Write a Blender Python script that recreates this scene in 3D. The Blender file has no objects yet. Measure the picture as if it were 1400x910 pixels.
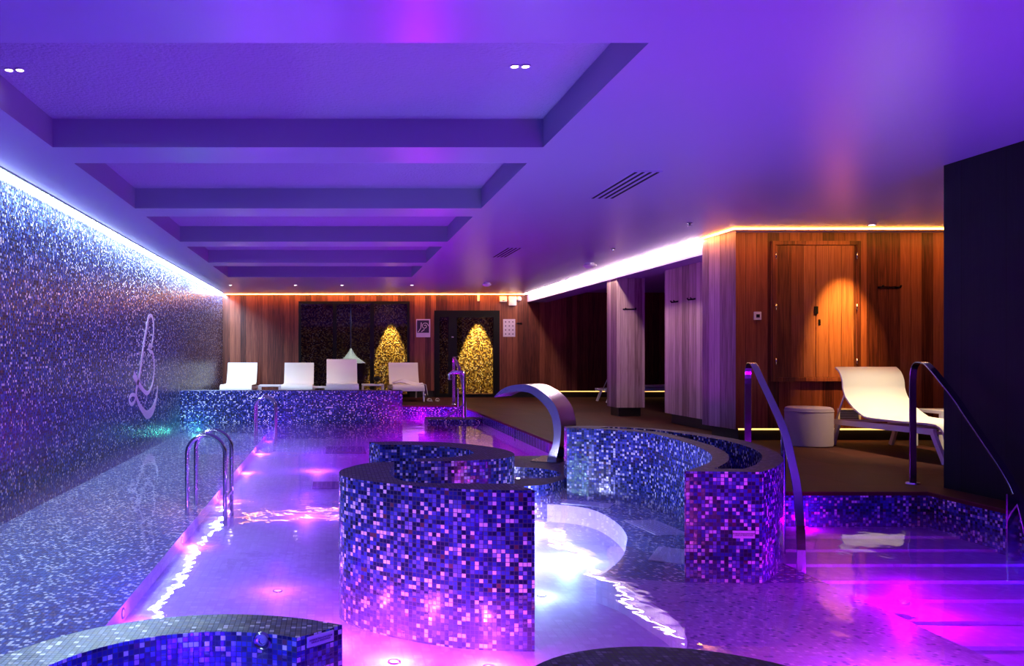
import bpy, bmesh, math, random
from mathutils import Vector, Matrix
from mathutils.geometry import tessellate_polygon
random.seed(7)
SC = bpy.context.scene
COL = SC.collection
R = math.radians

# ---------------------------------------------------------------- camera, world, exposure
CAMZ = 1.05
cd = bpy.data.cameras.new('camera'); cam = bpy.data.objects.new('camera', cd); COL.objects.link(cam)
cam.location = (0, 0, CAMZ); cam.rotation_euler = (R(90), 0, 0)
cd.sensor_width = 36; cd.sensor_fit = 'HORIZONTAL'; cd.lens = 36*1120/1400
cd.shift_x = (700-455)/1400; cd.shift_y = 30/1400; cd.clip_start = .05
SC.camera = cam
SC.view_settings.view_transform = 'Standard'; SC.view_settings.look = 'None'
SC.view_settings.exposure = .82; SC.view_settings.gamma = 1; SC.view_settings.use_curve_mapping = False
w = bpy.data.worlds.new('world'); SC.world = w; w.use_nodes = True
w.node_tree.nodes['Background'].inputs[0].default_value = (.02, .015, .06, 1)
w.node_tree.nodes['Background'].inputs[1].default_value = .3
SC.cycles.max_bounces = 8; SC.cycles.diffuse_bounces = 4; SC.cycles.glossy_bounces = 4
SC.cycles.transparent_max_bounces = 16; SC.cycles.volume_bounces = 1; SC.cycles.sample_clamp_indirect = 6
SC.cycles.caustics_reflective = False; SC.cycles.caustics_refractive = False

LIGHTS = []   # (name, kind, loc, colour, power, size, extra)
VIOLET = (.17, .008, 1); BLUE = (.05, .004, 1); MAGENTA = (.62, .0, 1); CYAN = (.34, .62, 1); WARM = (1, .62, .28); PINK = (.85, .12, 1); PURPLE = (.50, .01, 1); LILAC = (.42, .42, 1); ORCHID = (.30, .05, 1); ROSE = (.6, .10, 1); HOTPINK = (.8, .07, 1); XBENCH_ = -1.18
# underwater lamps, some added as fill light: x, y, z, colour, power, wall side the fixture sits on
POOL_LAMPS = [   # x, y, z, colour, power, where it is fixed, what tells it apart
    (-1.15, 1.2, -.40, BLUE, 50, '-x', 'on the bench step, behind the near ring wall'), (-1.15, 4.6, -.40, BLUE, 14, '-x', 'on the bench step, first past the near ring wall'),
    (-1.15, 6.4, -.40, ORCHID, 9, '-x', 'on the bench step just before the near ladder'), (-1.15, 8.4, -.40, ORCHID, 12, '-x', 'on the bench step just past the near ladder'),
    (-1.15, 10.4, -.40, ORCHID, 15, '-x', 'on the bench step midway between both ladders'), (-1.15, 12.4, -.40, ORCHID, 16, '-x', 'on the bench step before the far ladder'),
    (-1.15, 14.2, -.40, VIOLET, 8, '-x', 'on the bench step beneath the far ladder'),
    (2.62, 9.3, -.36, VIOLET, 6, '+x', 'on the deck side behind the steel spout'), (2.62, 16.0, -.36, MAGENTA, 16, '+x', 'on the deck side behind the mosaic island'),
    (1.1, 10.2, -.42, MAGENTA, 36, 'floor', 'on the pool floor, seen above the hook shaped wall'), (1.3, 12.6, -.42, MAGENTA, 44, 'floor', 'on the pool floor between island and hook shaped wall'),
    (1.95, 15.9, -.42, MAGENTA, 48, 'floor', 'on the pool floor beyond the parapet end'), (-.25, 7.6, -.42, ORCHID, 15, 'floor', 'on the pool floor, level with the near ladder'),
    (-.2, 10.6, -.42, ORCHID, 20, 'floor', 'on the pool floor between the two dark grilles'), (-.35, 5.2, -.42, ORCHID, 6, 'floor', 'on the pool floor left of the nearest curved wall'),
    (-.04, 4.25, -.38, PINK, 6, 'floor', 'added as fill at the left foot of the nearest curved wall'), (.30, 4.00, -.38, PINK, 11, 'floor', 'at the front foot of the nearest curved wall'), (.75, 3.93, -.38, PINK, 7, 'floor', 'added as fill at the right foot of the nearest curved wall'),
    (3.6, 6.26, -.22, MAGENTA, 1.5, '+y', 'on the riser at the head of the pool steps'), (3.1, 4.45, -.26, MAGENTA, 20, 'bench', 'on the submerged bench by the crescent wall end'), (2.3, 3.2, -.26, HOTPINK, 34, 'bench', 'on the submerged bench before the plaque'),
    (4.54, 4.6, -.34, BLUE, 30, '+x', 'below the black wall near the arched rail'), (4.54, 2.2, -.34, BLUE, 60, '+x', 'below the black wall, closest to the camera'), (3.8, 3.1, -.42, PURPLE, 24, 'floor', 'added as fill on the floor at the foot of the pool steps'),
    (.25, 2.2, -.38, BLUE, 26, 'floor', 'on the pool floor between both ring walls'), (-.45, 2.7, -.40, BLUE, 14, 'floor', 'inside the near ring wall'),
    (1.70, 5.95, -.39, CYAN, 20, 'floor', 'in the whirlpool, farther one'), (1.30, 5.1, -.39, CYAN, 4, 'floor', 'in the whirlpool, nearer one'), (1.275, 5.9, -.24, LILAC, 20, '-x', 'added as fill on the hook shaped wall facing the crescent wall'),
    (1.65, 6.95, -.39, LILAC, 30, 'floor', 'added as fill in the whirlpool, deepest back'),
    (1.83, 8.09, -.19, LILAC, 5, 'floor', 'in the small round basin by the steel spout'),
    (-2.45, 14.5, -.32, (.1, .9, .8), 4, 'bench', 'in the far bench corner, teal')]

# ---------------------------------------------------------------- node materials
def newmat(name):
    m = bpy.data.materials.new(name); m.use_nodes = True
    return m, m.node_tree.nodes, m.node_tree.links, m.node_tree.nodes['Principled BSDF']

def plain(name, col, rough=.5, metal=0, emit=None, es=0, spec=.5, alpha=None):
    m, N, L, b = newmat(name)
    b.inputs['Base Color'].default_value = (*col, 1); b.inputs['Roughness'].default_value = rough
    b.inputs['Metallic'].default_value = metal; b.inputs['Specular IOR Level'].default_value = spec
    if emit: b.inputs['Emission Color'].default_value = (*emit, 1); b.inputs['Emission Strength'].default_value = es
    nz = N.new('ShaderNodeTexNoise'); nz.inputs['Scale'].default_value = 35
    bp = N.new('ShaderNodeBump'); bp.inputs['Strength'].default_value = .04; bp.inputs['Distance'].default_value = .01
    L.new(nz.outputs['Fac'], bp.inputs['Height']); L.new(bp.outputs[0], b.inputs['Normal'])
    return m

def math_(N, L, op, a, b=None, c=None):
    n = N.new('ShaderNodeMath'); n.operation = op
    for k, v in enumerate((a, b, c)):
        if v is None: continue
        if isinstance(v, (int, float)): n.inputs[k].default_value = v
        else: L.new(v, n.inputs[k])
    return n.outputs[0]

def mosaic(name, stops, tile=.022, grout=(.03, .03, .06), rough=.2, jitter=.10, gw=.07, spec=.5, tilev=None, offset=0.):
    """square glass mosaic: one random colour and a slight tilt for every tile"""
    m, N, L, b = newmat(name)
    uv = N.new('ShaderNodeUVMap'); uv.uv_map = 'uv'
    sc = N.new('ShaderNodeVectorMath'); sc.operation = 'MULTIPLY'
    sc.inputs[1].default_value = (1/tile, 1/(tilev or tile), 1); L.new(uv.outputs[0], sc.inputs[0])
    fl = N.new('ShaderNodeVectorMath'); fl.operation = 'FLOOR'; L.new(sc.outputs[0], fl.inputs[0])
    ad = N.new('ShaderNodeVectorMath'); ad.operation = 'ADD'; L.new(fl.outputs[0], ad.inputs[0]); ad.inputs[1].default_value = (.5+offset, .5, .5)
    wn = N.new('ShaderNodeTexWhiteNoise'); wn.noise_dimensions = '3D'; L.new(ad.outputs[0], wn.inputs['Vector'])
    cr = N.new('ShaderNodeValToRGB'); cr.color_ramp.interpolation = 'CONSTANT'
    e = cr.color_ramp.elements
    e[0].position = 0; e[0].color = (*stops[0][1], 1); e[1].position = stops[1][0]; e[1].color = (*stops[1][1], 1)
    for p, c in stops[2:]:
        x = e.new(p); x.color = (*c, 1)
    L.new(wn.outputs['Value'], cr.inputs[0])
    fr = N.new('ShaderNodeVectorMath'); fr.operation = 'FRACTION'; L.new(sc.outputs[0], fr.inputs[0])
    sp = N.new('ShaderNodeSeparateXYZ'); L.new(fr.outputs[0], sp.inputs[0])
    g = None
    for ax in (0, 1):
        d = math_(N, L, 'ABSOLUTE', math_(N, L, 'SUBTRACT', sp.outputs[ax], .5))
        k = math_(N, L, 'GREATER_THAN', d, .5-gw)
        g = k if g is None else math_(N, L, 'MAXIMUM', g, k)
    mx = N.new('ShaderNodeMix'); mx.data_type = 'RGBA'
    L.new(g, mx.inputs[0]); L.new(cr.outputs[0], mx.inputs[6]); mx.inputs[7].default_value = (*grout, 1)
    L.new(mx.outputs[2], b.inputs['Base Color'])
    ge = N.new('ShaderNodeNewGeometry')
    ce = N.new('ShaderNodeVectorMath'); ce.operation = 'SUBTRACT'; L.new(wn.outputs['Color'], ce.inputs[0]); ce.inputs[1].default_value = (.5, .5, .5)
    s2 = N.new('ShaderNodeVectorMath'); s2.operation = 'SCALE'; L.new(ce.outputs[0], s2.inputs[0]); s2.inputs['Scale'].default_value = jitter
    a2 = N.new('ShaderNodeVectorMath'); a2.operation = 'ADD'; L.new(ge.outputs['Normal'], a2.inputs[0]); L.new(s2.outputs[0], a2.inputs[1])
    nn = N.new('ShaderNodeVectorMath'); nn.operation = 'NORMALIZE'; L.new(a2.outputs[0], nn.inputs[0])
    L.new(nn.outputs[0], b.inputs['Normal'])
    rr = math_(N, L, 'ADD', math_(N, L, 'MULTIPLY', g, .5), rough); L.new(rr, b.inputs['Roughness'])
    b.inputs['Specular IOR Level'].default_value = spec
    return m

def wood(name, dark, mid, light, plank=.135, rough=.45, spec=.35):
    m, N, L, b = newmat(name)
    uv = N.new('ShaderNodeUVMap'); uv.uv_map = 'uv'
    sp = N.new('ShaderNodeSeparateXYZ'); L.new(uv.outputs[0], sp.inputs[0])
    pu = math_(N, L, 'DIVIDE', sp.outputs[0], plank)
    idx = math_(N, L, 'FLOOR', pu); fr = math_(N, L, 'FRACT', pu)
    w1 = N.new('ShaderNodeTexWhiteNoise'); w1.noise_dimensions = '1D'; L.new(math_(N, L, 'ADD', idx, .5), w1.inputs['W'])
    cb = N.new('ShaderNodeCombineXYZ')
    L.new(math_(N, L, 'MULTIPLY', sp.outputs[0], 38), cb.inputs[0])
    L.new(math_(N, L, 'MULTIPLY', sp.outputs[1], 1.6), cb.inputs[1])
    L.new(math_(N, L, 'MULTIPLY', idx, 7.3), cb.inputs[2])
    nz = N.new('ShaderNodeTexNoise'); nz.inputs['Scale'].default_value = 1.0; nz.inputs['Detail'].default_value = 6
    nz.inputs['Distortion'].default_value = 1.2; L.new(cb.outputs[0], nz.inputs['Vector'])
    f = math_(N, L, 'ADD', math_(N, L, 'MULTIPLY', nz.outputs['Fac'], .9), math_(N, L, 'MULTIPLY', math_(N, L, 'SUBTRACT', w1.outputs['Value'], .5), .55))
    cr = N.new('ShaderNodeValToRGB'); e = cr.color_ramp.elements
    e[0].position = .15; e[0].color = (*dark, 1); e[1].position = .8; e[1].color = (*light, 1)
    x = e.new(.48); x.color = (*mid, 1)
    L.new(f, cr.inputs[0])
    gap = math_(N, L, 'LESS_THAN', fr, .03)
    mx = N.new('ShaderNodeMix'); mx.data_type = 'RGBA'; L.new(gap, mx.inputs[0]); L.new(cr.outputs[0], mx.inputs[6])
    mx.inputs[7].default_value = (dark[0]*.3, dark[1]*.3, dark[2]*.3, 1)
    L.new(mx.outputs[2], b.inputs['Base Color']); b.inputs['Roughness'].default_value = rough
    b.inputs['Specular IOR Level'].default_value = spec
    bp = N.new('ShaderNodeBump'); bp.inputs['Strength'].default_value = .25; bp.inputs['Distance'].default_value = .003
    L.new(math_(N, L, 'SUBTRACT', nz.outputs['Fac'], math_(N, L, 'MULTIPLY', gap, 1.5)), bp.inputs['Height'])
    L.new(bp.outputs[0], b.inputs['Normal'])
    return m

def emis(name, col, s):
    m, N, L, b = newmat(name)
    b.inputs['Base Color'].default_value = (0, 0, 0, 1)
    b.inputs['Emission Color'].default_value = (*col, 1); b.inputs['Emission Strength'].default_value = s
    return m

def glassy(name, tint, rough=.0, ior=1.33, bump=None, volume=None):
    """clear sheet: fresnel mirror over a clear body"""
    m, N, L, b = newmat(name); N.remove(b)
    out = N['Material Output']
    tr = N.new('ShaderNodeBsdfTransparent'); tr.inputs[0].default_value = (*tint, 1)
    gl = N.new('ShaderNodeBsdfGlossy'); gl.inputs['Roughness'].default_value = rough
    fr = N.new('ShaderNodeFresnel'); fr.inputs[0].default_value = ior
    mx = N.new('ShaderNodeMixShader'); L.new(fr.outputs[0], mx.inputs[0]); L.new(tr.outputs[0], mx.inputs[1]); L.new(gl.outputs[0], mx.inputs[2])
    L.new(mx.outputs[0], out.inputs[0])
    if volume:
        vs = N.new('ShaderNodeVolumeScatter'); vs.inputs['Color'].default_value = (*volume[0], 1); vs.inputs['Density'].default_value = volume[1]
        vs.inputs['Anisotropy'].default_value = 0.0; L.new(vs.outputs[0], out.inputs['Volume'])
    if bump:
        tc = N.new('ShaderNodeTexCoord')
        mp = N.new('ShaderNodeMapping'); mp.inputs['Scale'].default_value = (1, .8, 1); L.new(tc.outputs['Object'], mp.inputs[0])
        n1 = N.new('ShaderNodeTexNoise'); n1.inputs['Scale'].default_value = 2.6; n1.inputs['Detail'].default_value = 1.0
        n2 = N.new('ShaderNodeTexNoise'); n2.inputs['Scale'].default_value = 9; n2.inputs['Detail'].default_value = 1.5
        L.new(mp.outputs[0], n1.inputs['Vector']); L.new(mp.outputs[0], n2.inputs['Vector'])
        s = math_(N, L, 'ADD', n1.outputs['Fac'], math_(N, L, 'MULTIPLY', n2.outputs['Fac'], .22))
        bp = N.new('ShaderNodeBump'); bp.inputs['Strength'].default_value = bump; bp.inputs['Distance'].default_value = .02
        L.new(s, bp.inputs['Height']); L.new(bp.outputs[0], gl.inputs['Normal']); L.new(bp.outputs[0], fr.inputs['Normal'])
    return m

NAVY = (.006, .008, .05)
MOS = [(0, NAVY), (.26, (.012, .02, .15)), (.48, (.03, .05, .32)), (.68, (.09, .10, .42)), (.80, (.22, .22, .55)), (.86, (.10, .035, .05)), (.88, (.78, .72, .82))]
M_mos = mosaic('blue_mosaic', MOS)
M_mostop = mosaic('blue_mosaic_coping', [(0, (.006, .004, .02)), (.35, (.014, .010, .05)), (.7, (.03, .018, .08)), (.9, (.07, .05, .14))], rough=.5, jitter=.04, spec=.15, gw=.08, grout=(.05, .03, .10))
M_moswall = mosaic('blue_mosaic_wall', [(0, (.006, .010, .045)), (.28, (.016, .03, .15)), (.52, (.045, .08, .32)), (.74, (.10, .15, .42)), (.85, (.24, .30, .55)), (.90, (.16, .08, .05)), (.925, (.85, .85, .9))], rough=.25, jitter=.14)
M_bench = mosaic('bench_mosaic', [(0, (.008, .014, .07)), (.30, (.02, .05, .24)), (.57, (.05, .12, .42)), (.78, (.2, .26, .55)), (.82, (.16, .08, .06)), (.85, (.85, .82, .85))], rough=.5, jitter=.02)
M_ring = mosaic('rim_mosaic', [(0, (.004, .004, .014)), (.32, (.010, .016, .07)), (.58, (.025, .03, .09)), (.75, (.07, .045, .05)), (.86, (.13, .13, .20)), (.94, (.45, .42, .48))], rough=.35, jitter=.12, grout=(.02, .02, .03))
M_plat_lit = mosaic('lit_platform_mosaic', [(0, (.42, .28, .6)), (.45, (.5, .36, .68)), (.72, (.34, .2, .5)), (.84, (.06, .05, .22)), (.93, (.75, .6, .85))], rough=.5, jitter=.02, grout=(.4, .3, .55))  # pale pink tile tones carry the underwater glow in their colour
M_big = mosaic('large_blue_tile', [(0, (.012, .02, .14)), (.5, (.02, .03, .2)), (.8, (.03, .04, .26))], tile=.15, tilev=.145, grout=(.2, .18, .4), gw=.025, rough=.2, jitter=.02)
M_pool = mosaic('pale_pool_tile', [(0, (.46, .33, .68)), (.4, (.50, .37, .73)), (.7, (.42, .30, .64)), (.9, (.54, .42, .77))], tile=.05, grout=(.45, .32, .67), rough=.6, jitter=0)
M_gold = mosaic('gold_mosaic', [(0, (.05, .02, .006)), (.3, (.25, .12, .02)), (.55, (.6, .36, .06)), (.8, (.85, .62, .18)), (.93, (.95, .8, .45))], tile=.03, grout=(.1, .06, .02), rough=.3, jitter=.3)
M_wood = wood('oak_cladding', (.050, .010, .007), (.17, .040, .022), (.30, .09, .045))
M_wood_lit = wood('violet_lit_oak_cladding', (.22, .12, .12), (.46, .28, .30), (.66, .46, .48), plank=.12)  # oak copy with the violet light on pier and pillar put into its colour
M_dark = wood('black_cladding', (.002, .0025, .006), (.004, .005, .010), (.007, .008, .015), plank=.42, rough=.6, spec=.2)
M_deck = mosaic('brown_floor_tile', [(0, (.050, .014, .010)), (.4, (.060, .017, .012)), (.7, (.042, .012, .009))], tile=.6, tilev=.6, grout=(.10, .05, .035), gw=.009, spec=.10, rough=.62, jitter=.01)
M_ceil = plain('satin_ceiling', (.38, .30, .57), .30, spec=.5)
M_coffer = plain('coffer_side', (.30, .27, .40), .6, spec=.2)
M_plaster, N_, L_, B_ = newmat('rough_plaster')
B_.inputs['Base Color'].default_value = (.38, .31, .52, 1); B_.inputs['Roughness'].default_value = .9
nz = N_.new('ShaderNodeTexNoise'); nz.inputs['Scale'].default_value = 40; nz.inputs['Detail'].default_value = 4
tc = N_.new('ShaderNodeTexCoord'); L_.new(tc.outputs['Object'], nz.inputs['Vector'])
bp = N_.new('ShaderNodeBump'); bp.inputs['Strength'].default_value = .9; bp.inputs['Distance'].default_value = .02
L_.new(nz.outputs['Fac'], bp.inputs['Height']); L_.new(bp.outputs[0], B_.inputs['Normal'])
M_white = plain('white_paint', (.8, .78, .8), .5)
M_plastic = plain('white_plastic', (.8, .78, .8), .35)
M_black = plain('black_metal', (.004, .004, .005), .5, spec=.2)
M_plinth = plain('black_plinth', (.012, .009, .009), .5)
M_steel = plain('brushed_steel', (.62, .6, .66), .22, metal=1)
M_darksteel = plain('polished_steel', (.42, .42, .5), .15, metal=1)
M_sling = plain('white_sling', (.82, .79, .72), .75, spec=.1)
M_frame = plain('white_lacquer', (.78, .74, .78), .35)
M_towel = plain('towel_cloth', (.8, .78, .8), .95, spec=.05)
M_fabric = plain('grey_fabric', (.38, .27, .30), .9, spec=.05)
M_grille = plain('grey_grille', (.25, .2, .3), .6)
M_hole = plain('dark_recess', (.01, .01, .015), .9)
M_led_w = emis('cool_led', (.50, .72, 1), 200)
M_led_fill = emis('ceiling_fill_led', (.60, .78, 1), 13)
M_led_y = emis('amber_led', (1, .38, .04), 24)
M_led_o = emis('warm_led', (1, .76, .64), 42)
M_led_f = emis('skirting_led', (1, .55, .16), 1.2)
M_spot = emis('spot_lens', (1, .85, .8), 14)
M_water = glassy('pool_water', (.97, .97, 1), rough=.02, ior=1.42, bump=.26, volume=((.66, .44, 1), .22))
M_glass = glassy('clear_glass', (.8, .8, .82), rough=0, ior=1.45)
M_plaque = plain('plaque_plate', (.7, .6, .75), .35)
M_ink = plain('plaque_ink', (.10, .02, .12), .6)
M_logo = mosaic('white_mosaic', [(0, (.85, .82, .86)), (.5, (.9, .88, .92))], rough=.3, jitter=.1, grout=(.4, .38, .5))

# ---------------------------------------------------------------- mesh helpers
class MB:
    def __init__(s): s.v = []; s.f = []; s.uv = []; s.m = []; s.sm = []
    def face(s, pts, uv=None, m=0, smooth=False):
        k = len(s.v); s.v += [tuple(p) for p in pts]; s.f.append(list(range(k, k+len(pts))))
        if uv is None:
            a, b, c = (Vector(p) for p in pts[:3]); n = (b-a).cross(c-a)
            ax = max(range(3), key=lambda i: abs(n[i]))
            uv = [((p[0], p[1]) if ax == 2 else (p[1], p[2]) if ax == 0 else (p[0], p[2])) for p in pts]
        s.uv.append(uv); s.m.append(m); s.sm.append(smooth)
    def box(s, x0, x1, y0, y1, z0, z1, m=0, mt=None):
        if mt is None: mt = m
        P = lambda x, y, z: (x, y, z)
        s.face([P(x0,y0,z0), P(x1,y0,z0), P(x1,y0,z1), P(x0,y0,z1)], m=m)
        s.face([P(x1,y1,z0), P(x0,y1,z0), P(x0,y1,z1), P(x1,y1,z1)], m=m)
        s.face([P(x0,y1,z0), P(x0,y0,z0), P(x0,y0,z1), P(x0,y1,z1)], m=m)
        s.face([P(x1,y0,z0), P(x1,y1,z0), P(x1,y1,z1), P(x1,y0,z1)], m=m)
        s.face([P(x0,y0,z1), P(x1,y0,z1), P(x1,y1,z1), P(x0,y1,z1)], m=mt)
        s.face([P(x0,y1,z0), P(x1,y1,z0), P(x1,y0,z0), P(x0,y0,z0)], m=m)
        return s
    def prism(s, outer, z0, z1, hole=None, m=0, mt=0, hole_z=None, smooth=True, bottom=False):
        def ccw(p):
            a = sum(p[i][0]*p[(i+1) % len(p)][1]-p[(i+1) % len(p)][0]*p[i][1] for i in range(len(p)))
            return p if a > 0 else p[::-1]
        outer = ccw(list(outer)); loops = [outer]
        if hole: hole = ccw(list(hole)); loops.append(hole)
        def side(lp, za, zb, inward):
            u = 0
            for i in range(len(lp)):
                a, b = lp[i], lp[(i+1) % len(lp)]; d = math.dist(a, b)
                q = [(a[0],a[1],za), (b[0],b[1],za), (b[0],b[1],zb), (a[0],a[1],zb)]; uu = [(u,za), (u+d,za), (u+d,zb), (u,zb)]
                if inward: q = q[::-1]; uu = uu[::-1]
                s.face(q, uu, m); u += d
        side(outer, z0, z1, False)
        if hole: side(hole, hole_z if hole_z is not None else z0, z1, True)
        allp = [p for l in loops for p in l]
        for t in tessellate_polygon([[Vector((p[0], p[1], 0)) for p in l] for l in loops]):
            q = [allp[i] for i in t]
            a = (q[1][0]-q[0][0])*(q[2][1]-q[0][1])-(q[1][1]-q[0][1])*(q[2][0]-q[0][0])
            if a < 0: q = q[::-1]
            s.face([(p[0], p[1], z1) for p in q], m=mt)
            if bottom: s.face([(p[0], p[1], z0) for p in q[::-1]], m=m)
        if hole and hole_z is not None:
            for t in tessellate_polygon([[Vector((p[0], p[1], 0)) for p in hole]]):
                q = [hole[i] for i in t]
                a = (q[1][0]-q[0][0])*(q[2][1]-q[0][1])-(q[1][1]-q[0][1])*(q[2][0]-q[0][0])
                if a < 0: q = q[::-1]
                s.face([(p[0], p[1], hole_z) for p in q], m=mt)
        return s
    def sweep(s, path, prof, up=None, m=0, cap=True, smooth=True, fixed=None):
        """sweep a closed profile [(a,b)] along path; fixed = constant side vector"""
        path = [Vector(p) for p in path]; rings = []; prev = None
        for i, p in enumerate(path):
            t = (path[min(i+1, len(path)-1)]-path[max(i-1, 0)]).normalized()
            if fixed is not None:
                a = Vector(fixed).normalized(); b = t.cross(a).normalized()
            else:
                if prev is None:
                    r = Vector((0, 0, 1)) if abs(t.z) < .9 else Vector((0, 1, 0)); a = t.cross(r).normalized()
                else:
                    a = (prev-t*prev.dot(t)).normalized()
                prev = a; b = t.cross(a).normalized()
            rings.append([p+a*u+b*v for u, v in prof])
        n = len(prof)
        for i in range(len(rings)-1):
            for j in range(n):
                k = (j+1) % n
                s.face([rings[i][j], rings[i][k], rings[i+1][k], rings[i+1][j]], [(j*.02, i*.05), (k*.02, i*.05), (k*.02, i*.05+.05), (j*.02, i*.05+.05)], m, smooth)
        if cap:
            s.face(rings[0][::-1], m=m); s.face(rings[-1], m=m)
        return s
    def tube(s, path, r, n=12, m=0):
        return s.sweep(path, [(r*math.cos(2*math.pi*k/n), r*math.sin(2*math.pi*k/n)) for k in range(n)], m=m)
    def lathe(s, prof, n=32, c=(0, 0, 0), m=0):
        for i in range(len(prof)-1):
            for k in range(n):
                a, b = 2*math.pi*k/n, 2*math.pi*(k+1)/n
                (r0, z0), (r1, z1) = prof[i], prof[i+1]
                q = [(c[0]+r0*math.cos(a), c[1]+r0*math.sin(a), c[2]+z0), (c[0]+r0*math.cos(b), c[1]+r0*math.sin(b), c[2]+z0),
                     (c[0]+r1*math.cos(b), c[1]+r1*math.sin(b), c[2]+z1), (c[0]+r1*math.cos(a), c[1]+r1*math.sin(a), c[2]+z1)]
                if r0 < 1e-6: q = [q[0], q[2], q[3]]
                elif r1 < 1e-6: q = q[:3]
                s.face(q, m=m, smooth=True)
        return s
    def build(s, name, mats, parent=None, loc=None, bevel=0, merge=True):
        me = bpy.data.meshes.new(name); me.from_pydata(s.v, [], s.f)
        ul = me.uv_layers.new(name='uv'); flat = [c for u in s.uv for c in u]
        for i, c in enumerate(flat): ul.data[i].uv = c
        for p, mi, sm in zip(me.polygons, s.m, s.sm): p.material_index = mi; p.use_smooth = sm
        for mt in (mats if isinstance(mats, (list, tuple)) else [mats]): me.materials.append(mt)
        if merge:
            bm = bmesh.new(); bm.from_mesh(me); bmesh.ops.remove_doubles(bm, verts=bm.verts, dist=1e-5)
            for e in bm.edges:
                if len(e.link_faces) == 2 and e.calc_face_angle(0) > R(40): e.smooth = False
            bm.to_mesh(me); bm.free()
        o = bpy.data.objects.new(name, me); COL.objects.link(o)
        if loc: o.location = loc
        if parent: o.parent = parent
        if bevel:
            b = o.modifiers.new('bevel', 'BEVEL'); b.width = bevel; b.segments = 2; b.limit_method = 'ANGLE'
        return o

def tag(o, label, cat, group=None, kind=None):
    o['label'] = label; o['category'] = cat
    if group: o['group'] = group
    if kind: o['kind'] = kind
    return o
def struct(o): o['kind'] = 'structure'; return o
def empty(name, loc, label, cat, group=None, rz=0):
    e = bpy.data.objects.new(name, None); COL.objects.link(e); e.location = loc; e.rotation_euler = (0, 0, rz)
    e.empty_display_size = .1
    return tag(e, label, cat, group)
def copy_tree(o, parent=None):
    c = o.copy(); COL.objects.link(c); c.parent = parent
    for ch in list(o.children): copy_tree(ch, c)
    return c
def spline(pts, n=6, closed=True):
    out = []; N = len(pts)
    rng = range(N) if closed else range(N-1)
    for i in rng:
        if closed: p0, p1, p2, p3 = pts[i-1], pts[i], pts[(i+1) % N], pts[(i+2) % N]
        else: p0, p1, p2, p3 = pts[max(i-1, 0)], pts[i], pts[i+1], pts[min(i+2, N-1)]
        for k in range(n):
            t = k/n
            out.append(tuple(.5*((2*b)+(c-a)*t+(2*a-5*b+4*c-d)*t*t+(3*b-a-3*c+d)*t**3) for a, b, c, d in zip(p0, p1, p2, p3)))
    if not closed: out.append(tuple(pts[-1]))
    return out

# ---------------------------------------------------------------- room constants
XL, XR, YB, YF, ZC, ZW = -2.74, 4.84, 20.35, -3.0, 2.55, -.16
XBENCH, XPR, XPR2, YP2, YEND = -1.18, 2.65, 4.57, 6.29, 17.0
YK = 7.72; KORNER = [(2.65, YK), (2.85, 7.45), (3.05, 6.9), (3.12, 6.29)]   # the pool edge runs on under the crescent wall

# ceiling with five coffers
coffers = [(-2.025, 1.52, 3.94+2.47*i, 5.92+2.47*i) for i in range(5)]
xs = [-2.66, -2.025, 1.52, 4.83, 9.2]
ys = sorted({YF, 9.69, YB+3} | {c for q in coffers for c in q[2:]} | {10.6})
mb = MB()
for i in range(len(xs)-1):
    for j in range(len(ys)-1):
        cx, cy = (xs[i]+xs[i+1])/2, (ys[j]+ys[j+1])/2
        if any(a < cx < b and c < cy < d for a, b, c, d in coffers): continue
        if cx > 4.83 and cy > 10.6: continue
        mb.face([(xs[i], ys[j], ZC), (xs[i], ys[j+1], ZC), (xs[i+1], ys[j+1], ZC), (xs[i+1], ys[j], ZC)])
H = .205
for a, b, c, d in coffers:
    mb.face([(a, d, ZC), (b, d, ZC), (b, d, ZC+H), (a, d, ZC+H)], m=1)
    mb.face([(b, c, ZC), (a, c, ZC), (a, c, ZC+H), (b, c, ZC+H)], m=1)
    mb.face([(a, c, ZC), (a, d, ZC), (a, d, ZC+H), (a, c, ZC+H)], m=1)
    mb.face([(b, d, ZC), (b, c, ZC), (b, c, ZC+H), (b, d, ZC+H)], m=1)
    mb.face([(a, c, ZC+H), (a, d, ZC+H), (b, d, ZC+H), (b, c, ZC+H)], m=2)
struct(mb.build('ceiling', [M_ceil, M_coffer, M_plaster]))
mb = MB(); mb.box(4.83, 5.33, 10.6, YB, 2.36, 2.72)
struct(mb.build('trim_soffit', [M_ceil]))
mb = MB(); mb.box(5.33, 9.2, 12.76, YB, 2.60, 2.7)
struct(mb.build('ceiling_alcove', [M_ceil]))
# thin bead round every coffer mouth
# walls
mb = MB(); mb.box(XL-.15, XL, YF, YB+.1, -.7, 2.75)
struct(mb.build('wall_left', [M_moswall]))
mb = MB(); mb.box(-2.665, -2.64, YF, YB, ZC-.004, ZC+.12)
struct(mb.build('trim_shadow_gap', [M_black]))
mb = MB(); mb.box(XR, XR+.5, YF, 6.49, 0, ZC+.1)
struct(mb.build('wall_right', [M_dark]))
mb = MB(); mb.box(XL-.15, XR+.5, YF-.15, YF, -.7, 2.75)
struct(mb.build('wall_front', [M_wood]))
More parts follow.
